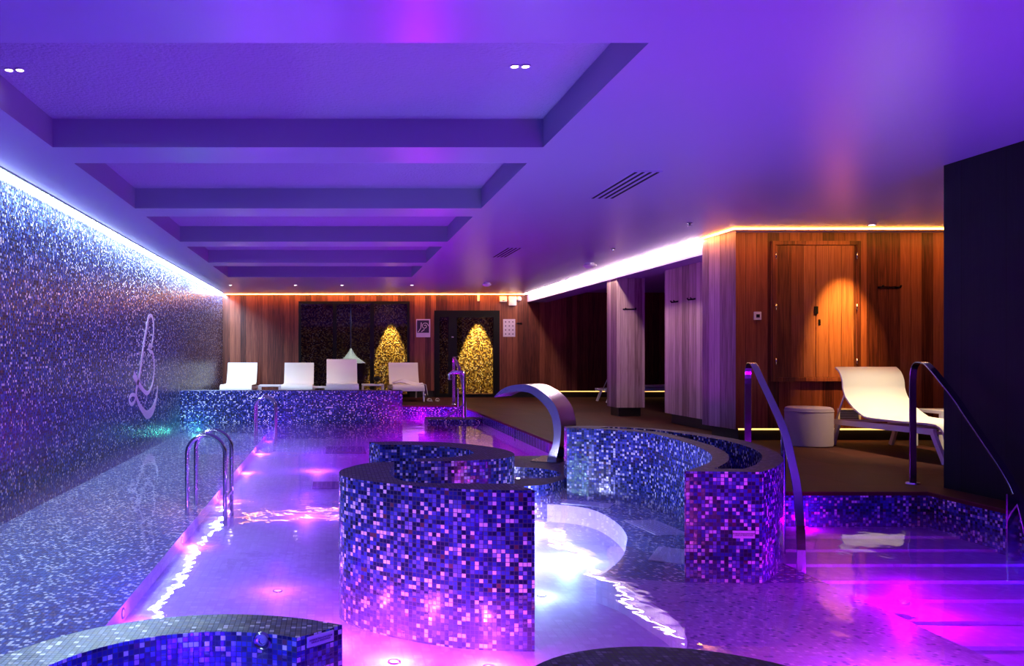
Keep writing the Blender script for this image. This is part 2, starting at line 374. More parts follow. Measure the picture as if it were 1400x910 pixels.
# back wall with openings for the glazing and the door
WX0, WX1, WZ1 = -.85, 1.91, 2.38
DX0, DX1, DZ1 = 2.52, 4.14, 2.15
mb = MB()
for x0, x1, z0, z1 in [(XL, WX0, .16, ZC+.1), (WX0, WX1, WZ1, ZC+.1), (WX1, DX0, .16, ZC+.1), (DX0, DX1, DZ1, ZC+.1), (DX1, 9.3, .16, ZC+.1)]:
    mb.box(x0, x1, YB, YB+.12, z0, z1)
struct(mb.build('wall_back', [M_wood]))
mb = MB()
for x0, x1 in [(XL, WX0), (WX1, DX0), (DX1, 9.3)]: mb.box(x0, x1, YB+.04, YB+.12, 0, .16)
struct(mb.build('baseboard_back', [M_plinth]))
mb = MB(); mb.box(5.3, 9.2, YB+.01, YB+.035, .135, .155)
struct(mb.build('trim_skirting_light', [M_led_f]))
# timber block: angled pier, clad return and the lounge wall
blk = [(4.87, 9.90), (4.79, 10.62), (5.17, 10.62), (5.17, 12.76), (9.2, 12.76), (9.2, 10.05), (4.93, 10.05)]
mb = MB(); mb.prism(blk[::-1], .15, ZC+.02, m=0)
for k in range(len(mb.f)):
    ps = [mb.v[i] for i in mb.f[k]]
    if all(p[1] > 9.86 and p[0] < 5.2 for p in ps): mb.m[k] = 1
struct(mb.build('wall_lounge', [M_wood, M_wood_lit]))
mb = MB(); mb.prism([(4.95, 10.0), (4.88, 10.55), (5.25, 10.7), (5.25, 12.7), (9.2, 12.7), (9.2, 10.12), (4.99, 10.12)], 0, .15)
struct(mb.build('baseboard_lounge', [M_plinth]))
mb = MB(); mb.box(5.0, 9.2, 10.095, 10.118, .125, .145)
struct(mb.build('trim_lounge_skirting_light', [M_led_f]))
mb = MB(); mb.box(9.2, 9.35, 6, YB+.1, 0, 2.75)
struct(mb.build('wall_alcove', [M_wood]))
mb = MB(); mb.box(XR+.5, 9.3, 5.9, 6.0, 0, 2.65)
struct(mb.build('wall_lounge_front', [M_wood]))
# pillar
mb = MB(); mb.box(4.85, 5.33, 14.0, 14.49, .15, 2.37)
pil = struct(mb.build('wall_pillar', [M_wood_lit, M_wood]))
mb = MB(); mb.box(4.90, 5.28, 14.05, 14.44, 0, .15)
struct(mb.build('baseboard_pillar', [M_plinth]))

# light slots
struct(MB().box(-2.725, -2.68, YF, YB-.02, ZC+.03, ZC+.045).build('trim_wall_light_strip', [M_led_w]))
struct(MB().box(-2.735, -2.722, YF, YB-.02, ZC-.040, ZC-.028).build('trim_ceiling_fill_strip', [M_led_fill]))  # second glowing strip, added to brighten the ceiling edge
struct(MB().box(XL+.02, 4.70, YB-.17, YB-.135, ZC-.012, ZC+.002).build('trim_back_light_strip', [M_led_y]))
struct(MB().box(4.715, 4.75, 10.62, YB-.14, ZC-.012, ZC+.002).build('trim_soffit_light_strip', [M_led_o]))
mb = MB(); mb.box(4.73, 4.765, 9.69, 10.62, ZC-.012, ZC+.002); mb.box(4.73, 9.1, 9.69, 9.725, ZC-.012, ZC+.002)
struct(mb.build('trim_lounge_light_strip', [M_led_y]))

# deck
deck = [(1.25, YEND), (XPR, YEND)] + KORNER + [(XPR2, YP2), (XPR2, YF), (5.4, YF), (5.4, 5.95), (9.2, 5.95), (9.2, YB+2.6), (XL, YB+2.6), (XL, 15.1), (1.25, 15.1)]
mb = MB(); mb.prism(deck, -.03, 0, m=0, mt=0)
struct(mb.build('floor', [M_deck]))

# pool shell
mb = MB()
# floor, bench step on the left, sides
mb.face([(XL, YF, -.45), (XPR2, YF, -.45), (XPR2, YEND, -.45), (XL, YEND, -.45)], m=0)
mb.face([(XPR2, YF, -.45), (XPR2, YF, -.03), (XPR2, YP2, -.03), (XPR2, YP2, -.45)], m=1)
mb.face([(XPR2, YP2, -.45), (XPR2, YP2, -.03), (3.12, YP2, -.03), (3.12, YP2, -.45)], m=1)
mb.face([(XPR, YK, -.45), (XPR, YK, -.16), (XPR, YEND, -.16), (XPR, YEND, -.45)], m=0)
mb.face([(XPR, YK, -.16), (XPR, YK, -.03), (XPR, YEND, -.03), (XPR, YEND, -.16)], m=2, uv=[(YK, .005), (YK, .14), (YEND, .14), (YEND, .005)])
mb.face([(XPR, YEND, -.45), (XPR, YEND, -.03), (1.25, YEND, -.03), (1.25, YEND, -.45)], m=1)
mb.face([(XL, YF, -.45), (XPR2, YF, -.45), (XPR2, YF, 0), (XL, YF, 0)], m=1)
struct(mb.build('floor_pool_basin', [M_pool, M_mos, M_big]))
mb = MB(); mb.box(XL, XBENCH, YF, 14.7, -.45, -.355, m=1, mt=0)
struct(mb.build('floor_pool_bench', [M_bench, M_pool]))
mb = MB(); mb.box(XL, 1.25, 14.7, 15.1, -.45, .407, m=0, mt=1)
tag(mb.build('tiled_parapet', [M_mos, M_mostop]), 'long straight mosaic parapet wall in front of the row of white loungers', 'pool wall')
# light joints in the blue band on the right
mb = MB()
for y in (8.6, 9.75, 11.9, 14.5): mb.box(XPR-.004, XPR+.01, y, y+.03, -.2, .002)
struct(mb.build('trim_pool_band_joint', [M_mostop]))
# submerged platform right of the whirlpool and the steps down from the deck
plat = spline([(1.597, 4.97), (1.68, 4.764), (1.71, 4.507), (1.736, 4.228), (1.706, 3.981), (1.60, 3.72), (1.35, 3.45), (1.2, 3.2)], 5, closed=False)
jac = spline([(1.50, 7.45), (1.848, 7.39), (2.114, 7.285), (2.26, 7.05), (2.273, 6.611), (2.20, 6.15), (2.067, 5.772), (1.911, 5.418), (1.703, 5.087), (1.597, 4.97)], 5, closed=False)
poly = [(1.2, 7.62)] + jac + [(2.07, 4.82), (2.9, 4.82), (2.9, 6.9), (2.62, 7.62)]
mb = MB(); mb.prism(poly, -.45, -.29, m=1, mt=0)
struct(mb.build('floor_whirlpool_bench', [M_bench, M_pool]))
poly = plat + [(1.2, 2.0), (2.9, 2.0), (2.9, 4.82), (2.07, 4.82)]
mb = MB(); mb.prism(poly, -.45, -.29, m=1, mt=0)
struct(mb.build('floor_pool_platform', [M_plat_lit, M_pool]))
mb = MB()
for i in range(9):
    y1 = YP2-.32*i; mb.box(2.9, XPR2, y1-.32, y1, -.45, -.27-.02*i, m=1, mt=0)
struct(mb.build('floor_pool_steps', [M_pool, M_pool]))

# water
mb = MB()
E_ = .004
mb.prism([(XL-E_, YF-E_), (XPR2+E_, YF-E_), (XPR2+E_, YP2+E_)] + KORNER[::-1] + [(XPR+E_, YEND+E_), (1.2, YEND+E_), (1.2, 14.8), (XL-E_, 14.8)], -.455, ZW, bottom=True)
wt = mb.build('pool_water', [M_water]); tag(wt, 'calm violet lit pool water between the mosaic wall and the brown deck', 'water', kind='stuff')

# ---------------------------------------------------------------- curved mosaic walls
A_out = [(1.022, 4.147), (0.91, 4.150), (0.758, 4.165), (0.621, 4.20), (0.477, 4.262), (0.33, 4.347), (0.199, 4.448), (0.102, 4.553), (0.050, 4.65), (0.036, 4.76), (0.052, 4.887), (0.103, 5.014), (0.184, 5.149), (0.281, 5.237), (0.394, 5.245)]
A_in = [(0.37, 5.047), (0.335, 4.83), (0.334, 4.66), (0.36, 4.52), (0.42, 4.43), (0.527, 4.385), (0.721, 4.367), (0.971, 4.367)]
A = spline(A_out, 5, closed=False) + spline(A_in, 5, closed=False)
o = MB().prism(A, -.45, .365, m=0, mt=1).build('curved_pool_wall', [M_mos, M_mostop])
tag(o, 'nearest tall curved mosaic wall standing in the middle of the pool', 'pool wall')
B_out = [(0.286, 6.447), (0.434, 6.48), (0.586, 6.50), (0.751, 6.474), (0.9, 6.41), (1.04, 6.299), (1.148, 6.152), (1.226, 5.994), (1.261, 5.834), (1.258, 5.683), (1.225, 5.559), (1.16, 5.46), (1.06, 5.385), (0.924, 5.33), (0.729, 5.285), (0.535, 5.268)]
B_in = [(0.560, 5.43), (0.67, 5.45), (0.787, 5.50), (0.89, 5.575), (0.966, 5.68), (0.994, 5.768), (0.987, 5.879), (0.942, 5.994), (0.846, 6.113), (0.693, 6.20), (0.529, 6.237), (0.356, 6.237)]
Bp = spline(B_out, 5, closed=False) + spline(B_in, 5, closed=False)
o = MB().prism(Bp, -.45, .365, m=0, mt=1).build('curved_pool_wall', [M_mos, M_mostop])
tag(o, 'hook shaped mosaic wall nested just behind the nearest curved wall', 'pool wall')
C_in = [(2.192, 7.672), (2.421, 7.596), (2.61, 7.449), (2.746, 7.238), (2.787, 6.975), (2.769, 6.529), (2.726, 6.138), (2.65, 5.79), (2.56, 5.53), (2.42, 5.255), (2.25, 5.031), (2.072, 4.825)]
C_out = [(2.511, 4.795), (2.7, 4.998), (2.885, 5.255), (3.02, 5.50), (3.172, 5.902), (3.28, 6.42), (3.27, 6.87), (3.164, 7.307), (2.98, 7.66), (2.74, 7.86), (2.463, 7.93), (2.21, 7.83)]
T_in = [(2.52, 7.74), (2.712, 7.61), (2.876, 7.38), (2.925, 7.10), (2.914, 6.73), (2.887, 6.34), (2.82, 5.959), (2.705, 5.6), (2.551, 5.291), (2.373, 5.034), (2.30, 4.95)]
T_out = [(2.47, 4.93), (2.658, 5.14), (2.872, 5.48), (3.01, 5.79), (3.10, 6.14), (3.14, 6.6), (3.075, 7.039), (2.96, 7.42), (2.77, 7.72), (2.62, 7.79)]
C = spline(C_in, 5, closed=False) + spline(C_out, 5, closed=False)
T = spline(T_in, 5, closed=False) + spline(T_out, 5, closed=False)
pl = MB().prism(C, -.45, .365, hole=T, m=0, mt=1, hole_z=.02).build('curved_planter', [M_mos, M_mostop])
tag(pl, 'long crescent mosaic wall with a hollow trough curving round the whirlpool', 'pool wall')
# white plaque on its inner face, lettered plaque on its end
def text(body, size, mat, parent, loc, rot, name='lettering'):
    c = bpy.data.curves.new(name, 'FONT'); c.body = body; c.size = size; c.align_x = 'CENTER'; c.align_y = 'CENTER'; c.extrude = .0005
    c.materials.append(mat); tmp = bpy.data.objects.new('tmp', c); me = bpy.data.meshes.new_from_object(tmp); bpy.data.objects.remove(tmp); o = bpy.data.objects.new(name, me); COL.objects.link(o); o.parent = parent; o.location = loc; o.rotation_euler = rot
    return o
ang = math.atan2(4.795-4.825, 2.511-2.072)
pq = empty('warning_plaque', (2.405, 4.797, .0), 'small pink lettered plaque on the end face of the crescent wall', 'plaque', rz=ang)
MB().box(-.062, .062, -.006, .001, -.022, .022).build('plate', [M_plaque], pq)
text("INTERDICTION D'ACCEDER\nDANS LA VEGETATION", .0102, M_ink, pq, (0, -.0072, 0), (R(90), 0, 0))
a2 = math.atan2(5.58-5.255, 2.571-2.393)
pq2 = empty('white_plaque', (2.497, 5.405, .245), 'blank white square plaque on the inner face of the crescent wall', 'plaque', rz=a2)
MB().box(-.055, .055, 0, .012, -.035, .035).build('plate', [M_plastic], pq2)
pq3 = empty('small_plaque', (-.055, 14.695, .11), 'tiny pink plaque with round jet below on the straight parapet', 'plaque')
MB().box(-.06, .06, -.008, .004, -.012, .012).build('plate', [M_plaque], pq3)
MB().lathe([(0, 0), (.03, 0), (.03, .01), (0, .01)], 16).build('round_cap', [M_plaque], pq3).matrix_local = Matrix.Translation((0.01, 0, -.10)) @ Matrix.Rotation(R(90), 4, 'X')

# low shelf with the round basin
def circ(cx, cy, r, n=48, a0=0, a1=360): return [(cx+r*math.cos(R(a0+(a1-a0)*k/n)), cy+r*math.sin(R(a0+(a1-a0)*k/n))) for k in range(n if a1-a0 == 360 else n+1)]
shelf = [(1.30, 7.0)] + spline([(1.30, 7.12), (1.75, 7.26), (1.92, 7.36), (2.12, 7.6), (2.19, 7.7)], 4, closed=False) + [(2.24, 7.86), (2.64, 7.9), (2.64, 9.45), (2.1, 9.4), (1.30, 8.9)]
o = MB().prism(shelf, -.45, -.11, hole=circ(1.83, 8.09, .41), m=0, mt=1, hole_z=-.25).build('tiled_shelf', [M_mos, M_mostop])
tag(o, 'low dark mosaic shelf with a small round basin beside the steel spout', 'pool shelf')
# near ring (bottom left) and near rim (bottom right)
cx, cy = -.45, 2.72
out = circ(cx, cy, .90, 60, 57, 300); inn = circ(cx, cy, .67, 60, 63, 296)[::-1]
rg = MB().prism(out + inn, -.45, -.095, m=0, mt=1).build('tiled_ring_wall', [M_mos, M_ring])
tag(rg, 'low round mosaic ring wall in the near left corner', 'pool wall')
a, b = Vector((cx+.67*math.cos(R(63)), cy+.67*math.sin(R(63)))), Vector((cx+.90*math.cos(R(57)), cy+.90*math.sin(R(57))))
mid = a.lerp(b, .5); rz = math.atan2((b-a).y, (b-a).x)
pq4 = empty('ring_plaque', (mid.x, mid.y, -.125), 'violet lettered plaque on the cut end of the near ring wall', 'plaque', rz=rz)
MB().box(-.07, .07, -.006, .002, -.022, .022).build('plate', [M_plaque], pq4)
text("INTERDICTION D'ACCEDER\nDANS LA VEGETATION", .0098, M_ink, pq4, (0, -.0072, 0), (R(90), 0, 0))
jt = empty('massage_jet', (cx+.16, cy+.648, -.125), 'round metal jet set in the inner face of the near ring wall', 'jet', rz=R(-14))
MB().lathe([(0, 0), (.012, 0), (.014, .006), (.026, .006), (.032, .010), (.038, .004), (.038, 0)], 28).build('nozzle', [M_darksteel], jt).matrix_local = Matrix.Rotation(R(90), 4, 'X')
MB().lathe([(0, .012), (.11, .012), (.13, .004), (.13, 0), (0, 0)], 40).build('floor_inlet', [M_steel]) .location = (-.28, 2.95, -.35)
fi = bpy.data.objects['floor_inlet']; tag(fi, 'round steel inlet under water inside the near ring wall', 'pool inlet')
MB().lathe([(0, 0), (.03, 0), (.03, -.25), (0, -.25)], 12).build('stem', [M_steel], fi)
out = circ(1.21, 2.58, .64, 60, 0, 360); inn = circ(1.21, 2.58, .40, 48)
o = MB().prism(out, -.45, -.095, hole=inn, m=0, mt=1, hole_z=-.4).build('tiled_ring_wall', [M_mos, M_mostop])
tag(o, 'low dark round mosaic rim at the bottom edge, right of the ring wall', 'pool wall')
# island at the far end of the pool
o = MB().prism([(1.70, 14.6), (2.64, 14.6), (2.64, 15.2), (1.70, 15.2)], -.45, -.10, m=0, mt=1).build('tiled_island', [M_mos, M_mostop])
tag(o, 'low mosaic block in the far pool corner carrying the bent handrail', 'pool shelf')

# submerged fittings: bench air plates and floor grilles
def plate(x, y, sx, sy, z, rz, name, mat, label, cat, group=None):
    e = empty(name, (x, y, z), label, cat, group, rz)
    MB().box(-sx/2, sx/2, -sy/2, sy/2, 0, .008).build('frame', [mat], e, bevel=.002)
    mb = MB()
    for k in range(7):
        u = -sx/2+sx*(k+1)/8; mb.box(u-.006, u+.006, -sy*.4, sy*.4, .008, .011)
    mb.build('slots', [M_plinth if mat is M_hole else M_plastic], e)
G = 'white air plates on the whirlpool bench'
plate(2.28, 7.35, .42, .22, -.288, R(-30), 'air_plate', M_plastic, 'white air plate on the whirlpool bench, farthest of three', 'air plate', G)
plate(2.50, 6.35, .26, .52, -.288, R(5), 'air_plate', M_plastic, 'white air plate on the whirlpool bench, middle of three', 'air plate', G)
plate(2.27, 5.45, .26, .42, -.288, R(-30), 'air_plate', M_plastic, 'white air plate on the whirlpool bench, nearest the crescent wall end', 'air plate', G)
plate(.20, 12.9, .62, .9, -.448, 0, 'floor_grille', M_hole, 'dark floor grille under water, farther of the two', 'drain', 'pool floor grilles')
plate(-.02, 9.4, .42, .5, -.448, 0, 'floor_grille', M_hole, 'dark floor grille under water, closer to the nearest curved wall', 'drain', 'pool floor grilles')

# ---------------------------------------------------------------- underwater lamps
for i, (x, y, z, c, p, side, where) in enumerate(POOL_LAMPS):
    e = empty('pool_lamp', (x, y, z), 'round underwater lamp ' + where, 'pool lamp', 'underwater pool lamps')
    h = MB().lathe([(.055, -.02), (.06, 0), (.055, .012), (.045, .012), (.045, 0), (0, 0)], 24).build('rim', [M_steel], e)
    l = MB().lathe([(.044, .002), (.03, .008), (0, .010)], 24).build('lens', [plain('lamp_lens', (.8, .8, .8), .2, emit=c, es=2.0)], e)
    rot = {'-x': Matrix.Rotation(R(90), 4, 'Y'), '+x': Matrix.Rotation(R(-90), 4, 'Y'), '+y': Matrix.Rotation(R(90), 4, 'X'), 'floor': Matrix(), 'bench': Matrix()}[side]
    off = {'-x': (-.03, 0, 0), '+x': (.03, 0, 0), '+y': (0, .03, 0), 'floor': (0, 0, (-.25 if z == -.19 else -.45)-z), 'bench': (0, 0, (-.355 if x < 0 else -.29)-z)}[side]
    for q in (h, l): q.matrix_local = Matrix.Translation(off) @ rot @ Matrix.Scale(.55, 4)
    ld = bpy.data.lights.new('glow', 'POINT'); ld.color = c; ld.energy = p; ld.shadow_soft_size = .025
    lo = bpy.data.objects.new('glow', ld); COL.objects.link(lo); lo.parent = e
    lo.location = {'-x': (.05, 0, 0), '+x': (-.05, 0, 0), '+y': (0, -.06, 0), 'floor': (0, 0, .10 if c is ORCHID or c is MAGENTA else .02), 'bench': (0, 0, .02)}[side]

# ---------------------------------------------------------------- monogram on the left wall
Lp = [(11.252, 0.793), (11.341, 0.738), (11.453, 0.69), (11.583, 0.631), (11.724, 0.58), (11.885, 0.527), (12.051, 0.491), (12.203, 0.503), (12.325, 0.556), (12.44, 0.62), (12.503, 0.706), (12.548, 0.793), (12.566, 0.872), (12.548, 0.951), (12.494, 1.03), (12.431, 1.088), (12.334, 1.098), (12.246, 1.111), (12.195, 1.145), (12.203, 1.178), (12.264, 1.2), (12.325, 1.193), (12.351, 1.162), (12.395, 1.205), (12.458, 1.304), (12.512, 1.403), (12.521, 1.501), (12.485, 1.579), (12.422, 1.625), (12.307, 1.644), (12.178, 1.604), (12.109, 1.525), (12.034, 1.427), (11.934, 1.302), (11.845, 1.18), (11.772, 1.049), (11.709, 0.939), (11.646, 0.83), (11.583, 0.74), (11.491, 0.653), (11.423, 0.565), (11.415, 0.476), (11.506, 0.399), (11.646, 0.318), (11.828, 0.242), (12.051, 0.17), (12.29, 0.177), (12.485, 0.226), (12.621, 0.306), (12.714, 0.391), (12.77, 0.478), (12.808, 0.567)]
Wd = [1.05*q for q in [.10, .11, .09, .08, .07, .065, .06, .055, .05, .05] + [.05]*15 + [.05]*5 + [.06, .07, .08, .08, .08, .08, .08, .08, .08, .08, .075, .07, .07, .075, .09, .12, .13, .12, .09, .07, .05, .04]]
Lq = [(11.4, 0.468), (11.341, 0.489), (11.267, 0.505), (11.158, 0.506), (11.065, 0.485), (11.023, 0.452), (11.051, 0.408), (11.158, 0.375), (11.252, 0.387), (11.326, 0.418), (11.4, 0.468)]
def ribbon(mb, pts, wd, x, t):
    P3 = spline([(a, b, w_) for (a, b), w_ in zip(pts, wd)], 4, closed=False); e = []
    for i in range(len(P3)):
        p, q = P3[max(i-1, 0)], P3[min(i+1, len(P3)-1)]
        d = Vector((q[0]-p[0], q[1]-p[1])).normalized(); n = Vector((-d.y, d.x))*P3[i][2]/2
        e.append(((P3[i][0]+n.x, P3[i][1]+n.y), (P3[i][0]-n.x, P3[i][1]-n.y)))
    for i in range(len(e)-1):
        (a, b), (c, d) = e[i], e[i+1]
        top = [(x+t, *a), (x+t, *b), (x+t, *d), (x+t, *c)]; mb.face(top)
        mb.face([(x, *a), (x+t, *a), (x+t, *c), (x, *c)]); mb.face([(x, *b), (x, *d), (x+t, *d), (x+t, *b)])
mg = empty('monogram', (XL, 12.0, .3), 'large white cursive letter B inlaid in the blue mosaic wall', 'monogram')
mb = MB(); sh = lambda L: [(y-12.0, z-.3) for y, z in L]
ribbon(mb, sh(Lp), Wd, 0, .004); mb.build('letter', [M_logo], mg)
mb = MB(); ribbon(mb, sh(Lq), [.05]*11, 0, .004); mb.build('curl', [M_logo], mg)
mb = MB()
for k in range(300):
    y = random.gauss(11.95, .55); z = random.gauss(.95, .42)
    if z < 0 or z > 1.8: continue
    y = round((y)/.022)*.022-12; z = round((z)/.022)*.022-.3
    mb.box(0, .003, y, y+.022, z, z+.022)
o = mb.build('accent_tiles', [M_logo], mg); o['kind'] = 'stuff'

# ---------------------------------------------------------------- rails and ladders
def ladder(x0, x1, y0, y1, ztop, label, bench):
    e = empty('pool_ladder', ((x0+x1)/2, (y0+y1)/2, -.355), label, 'pool ladder', 'steel pool ladders'); hx = (x1-x0)/2
    for y in (y0, y1):
        dy = y-(y0+y1)/2; zt = ztop+.355-hx
        path = [(-hx, dy, 0), (-hx, dy, zt*.5)] + [(-hx*math.cos(R(a)), dy, zt+hx*math.sin(R(a))) for a in range(0, 181, 12)] + [(hx, dy, zt*.5), (hx, dy, -.2)]
        MB().tube(path, .0195, 14).build('rail_hoop', [M_darksteel], e)
    for k in range(3):
        z = .14-.1*k
        MB().tube([(hx, (y0-y1)/2, z), (hx, (y1-y0)/2, z)], .016, 8).build('rung', [M_steel], e)
ladder(-1.28, -.947, 7.2, 7.66, .345, 'double hoop steel pool ladder in the foreground of the left bench', True)
ladder(-1.32, -.98, 13.85, 14.2, .33, 'double hoop steel pool ladder against the straight parapet', True)

def handrail(pts, post, label):
    foot = Vector((*post, 0)); e = empty('handrail', foot, label, 'handrail')
    P = [Vector((*post, 0)), Vector((*post, .5)), Vector((*post, .86))] + [Vector(p) for p in pts]
    path = [Vector(q)-foot for q in spline([tuple(p) for p in P], 6, closed=False)]
    d = Vector((pts[-1][0]-post[0], pts[-1][1]-post[1], 0)).normalized(); side = Vector((-d.y, d.x, 0))
    prof = [(-.025, -.006), (.025, -.006), (.025, .006), (-.025, .006)]
    MB().sweep(path, prof, fixed=side, smooth=False).build('bar', [M_darksteel], e, bevel=.002)
    MB().lathe([(.0, .012), (.05, .012), (.055, 0), (0, 0)], 20).build('base_flange', [M_steel], e)
    return e, foot, side
h1, f1, s1 = handrail([(3.365, 6.62, .965), (3.345, 6.54, .985), (3.31, 6.42, .955), (3.21, 6.12, .84), (3.11, 5.77, .676), (3.03, 5.49, .525), (2.97, 5.305, .37), (2.94, 5.19, .216), (2.918, 5.12, .017), (2.91, 5.09, -.16), (2.90, 5.07, -.45)], (3.375, 6.66), 'arched flat steel handrail descending beside the crescent wall')
mb = MB(); mb.tube([(3.09-3.375, 5.62-6.66, -.45), (3.09-3.375, 5.62-6.66, .55)], .016, 10).build('support_post', [M_darksteel], h1)
h2, f2, s2 = handrail([(4.725, 6.64, .97), (4.72, 6.56, .99), (4.71, 6.45, .95), (4.68, 6.15, .72), (4.66, 6.02, .61), (4.60, 5.73, .39), (4.57, 5.53, .21), (4.55, 5.43, .085), (4.53, 5.36, -.03), (4.52, 5.32, -.13), (4.515, 5.30, -.25)], (4.73, 6.68), 'arched flat steel handrail descending beside the black wall')
mb = MB(); mb.box(4.50-4.73-.04, 4.50-4.73+.04, 5.42-6.68-.006, 5.42-6.68+.006, -.45, .13).build('support_post', [M_darksteel], h2)
# far handrail: thick bent tube on the island, flat bar behind it
e = empty('bent_handrail', (2.36, 14.75, -.10), 'thick bent steel tube rail on the far mosaic block', 'handrail')
MB().tube([(0, 0, 0), (0, 0, .4)] + [(-.06+.06*math.cos(R(a)), 0, .78+.06*math.sin(R(a))) for a in range(0, 91, 15)] + [(-.20, .02, .84), (-.25, .03, .80), (-.25, .03, .70)], .035, 14).build('tube', [M_steel], e)
MB().tube([(0, -.02, .26), (-.36, -.05, 0)], .018, 10).build('brace', [M_steel], e)
MB().tube([(-.08, .15, 0), (-.08, .15, .55)], .016, 10).build('support_post', [M_steel], e)
e = empty('sloping_handrail', (2.57, 17.4, 0), 'slim steel handrail sloping down from the far deck edge', 'handrail')
MB().sweep([(0, 0, 0), (0, 0, .9), (0, -.03, .985), (-.01, -.12, 1.0), (0, -.7, .8), (-.02, -1.3, .5), (-.05, -1.75, .1), (-.06, -1.9, -.3)], [(-.03, -.008), (.03, -.008), (.03, .008), (-.03, .008)], fixed=(1, 0, 0), smooth=False).build('bar', [M_steel], e)
MB().lathe([(0, .012), (.05, .012), (.055, 0), (0, 0)], 20).build('base_flange', [M_steel], e)

# ---------------------------------------------------------------- steel spout
so = [(0.592, 0.584), (0.542, 0.637), (0.476, 0.683), (0.41, 0.708), (0.329, 0.723), (0.232, 0.723), (0.168, 0.708), (0.104, 0.677), (0.041, 0.639), (-0.014, 0.593), (-0.068, 0.532), (-0.107, 0.463), (-0.13, 0.386), (-0.145, 0.308), (-0.147, 0.231), (-0.142, 0.152), (-0.13, 0.074), (-0.112, -0.005), (-0.091, -0.11)]
si = [(0.592, 0.576), (0.50, .618), (0.40, .640), (0.30, .648), (0.20, .635), (0.128, 0.595), (0.073, 0.547), (0.026, 0.498), (-0.014, 0.441), (-0.042, 0.383), (-0.06, 0.305), (-0.068, 0.227), (-0.068, 0.164), (-0.06, 0.102), (-0.045, 0.038), (-0.021, -0.018), (0.010, -0.11)]
so, si = spline(so, 3, closed=False), spline(si, 3, closed=False)
sp = empty('water_spout', (2.33, 8.9, -.11), 'tall curved stainless steel water spout on the dark shelf', 'water spout')
u = Vector((-.88, .47, 0)); wv = Vector((.62, .78, 0))*.42
ring = so + si[::-1]
P0 = [u*s_ + Vector((0, 0, z+.11)) for s_, z in ring]
mb = MB(); n = len(P0)
for i in range(n):
    j = (i+1) % n
    mb.face([P0[i], P0[j], P0[j]+wv, P0[i]+wv], smooth=True, m=0)
tess = tessellate_polygon([[Vector((s_, z, 0)) for s_, z in ring]])
for t in tess:
    mb.face([P0[i] for i in t], m=0); mb.face([P0[i]+wv for i in t][::-1], m=0)
mb.build('curved_body', [M_steel], sp)
q = u*.05; mb = MB()
c0 = -u*.06
mb.box(-.16, .16, -.1, .46, 0, .012).build('base_plate', [M_darksteel], sp).matrix_local = Matrix.Rotation(math.atan2(.47, -.88)+math.pi, 4, 'Z')
SW = sp

# ---------------------------------------------------------------- glazing and door in the back wall
wn = bpy.data.objects.new('window_1', None); COL.objects.link(wn); struct(wn); wn.location = (0, YB, 0)
mb = MB()
for x0, x1 in [(WX0, WX0+.06), (.0, .095), (.925, 1.025), (WX1-.06, WX1)]: mb.box(x0, x1, -.02, .08, 0, WZ1)
mb.box(WX0, WX1, -.024, .084, WZ1-.07, WZ1+.002); mb.box(WX0, WX1, -.024, .084, 0, .08)
mb.build('window_frame', [M_black], wn)
for x0, x1 in [(WX0+.06, 0), (.095, .925), (1.025, WX1-.06)]: MB().box(x0, x1, .025, .035, .08, WZ1-.07).build('pane', [M_glass], wn)
dr = bpy.data.objects.new('door_1', None); COL.objects.link(dr); struct(dr); dr.location = (0, YB, 0)
mb = MB()
mb.box(DX0, DX0+.13, -.02, .08, 0, DZ1); mb.box(DX1-.15, DX1, -.02, .08, 0, DZ1); mb.box(2.87, 3.08, -.02, .08, 0, DZ1)
mb.box(DX0, DX1, -.024, .084, DZ1-.17, DZ1+.002); mb.box(DX0, DX1, -.024, .084, 0, .08)
mb.build('door_frame', [M_black], dr)
MB().box(DX0+.13, 2.87, .025, .035, .08, DZ1-.17).build('side_pane', [M_glass], dr)
MB().box(3.08, DX1-.15, .025, .035, .08, DZ1-.17).build('pane', [M_glass], dr)
mb = MB(); mb.tube([(2.98, -.02, 1.0), (2.98, -.07, 1.0), (3.09, -.07, 1.0)], .012, 8).build('door_handle', [M_steel], dr)
MB().box(2.94, 3.0, -.025, -.018, 1.48, 1.51).build('door_plate', [M_steel], dr)
# timber trim over the door and outside the window
# room behind the glass
struct(MB().box(XL, 9.2, YB+2.2, YB+2.35, 0, 2.7).build('wall_showroom', [M_gold]))
struct(MB().box(2.20, 2.30, YB+.13, YB+2.2, 0, 2.6).build('wall_partition', [M_gold]))
# pendant in that room
e = empty('pendant_lamp', (.47, YB+.9, .62), 'pale conical pendant on a thin pole behind the glazing', 'lamp')
MB().lathe([(.0, .62), (.02, .60), (.06, .52), (.16, .38), (.36, .235), (.38, .22), (.36, .225), (.15, .36), (0, .45)], 36).build('shade', [M_white], e)
MB().lathe([(.38, .21), (.39, 0), (.33, -.28), (.2, -.45), (0, -.45), ], 36).build('bowl', [plain('dark_bowl', (.05, .02, .02), .5)], e)
MB().tube([(0, 0, .60), (0, 0, 2.05)], .022, 10).build('pole', [M_steel], e)

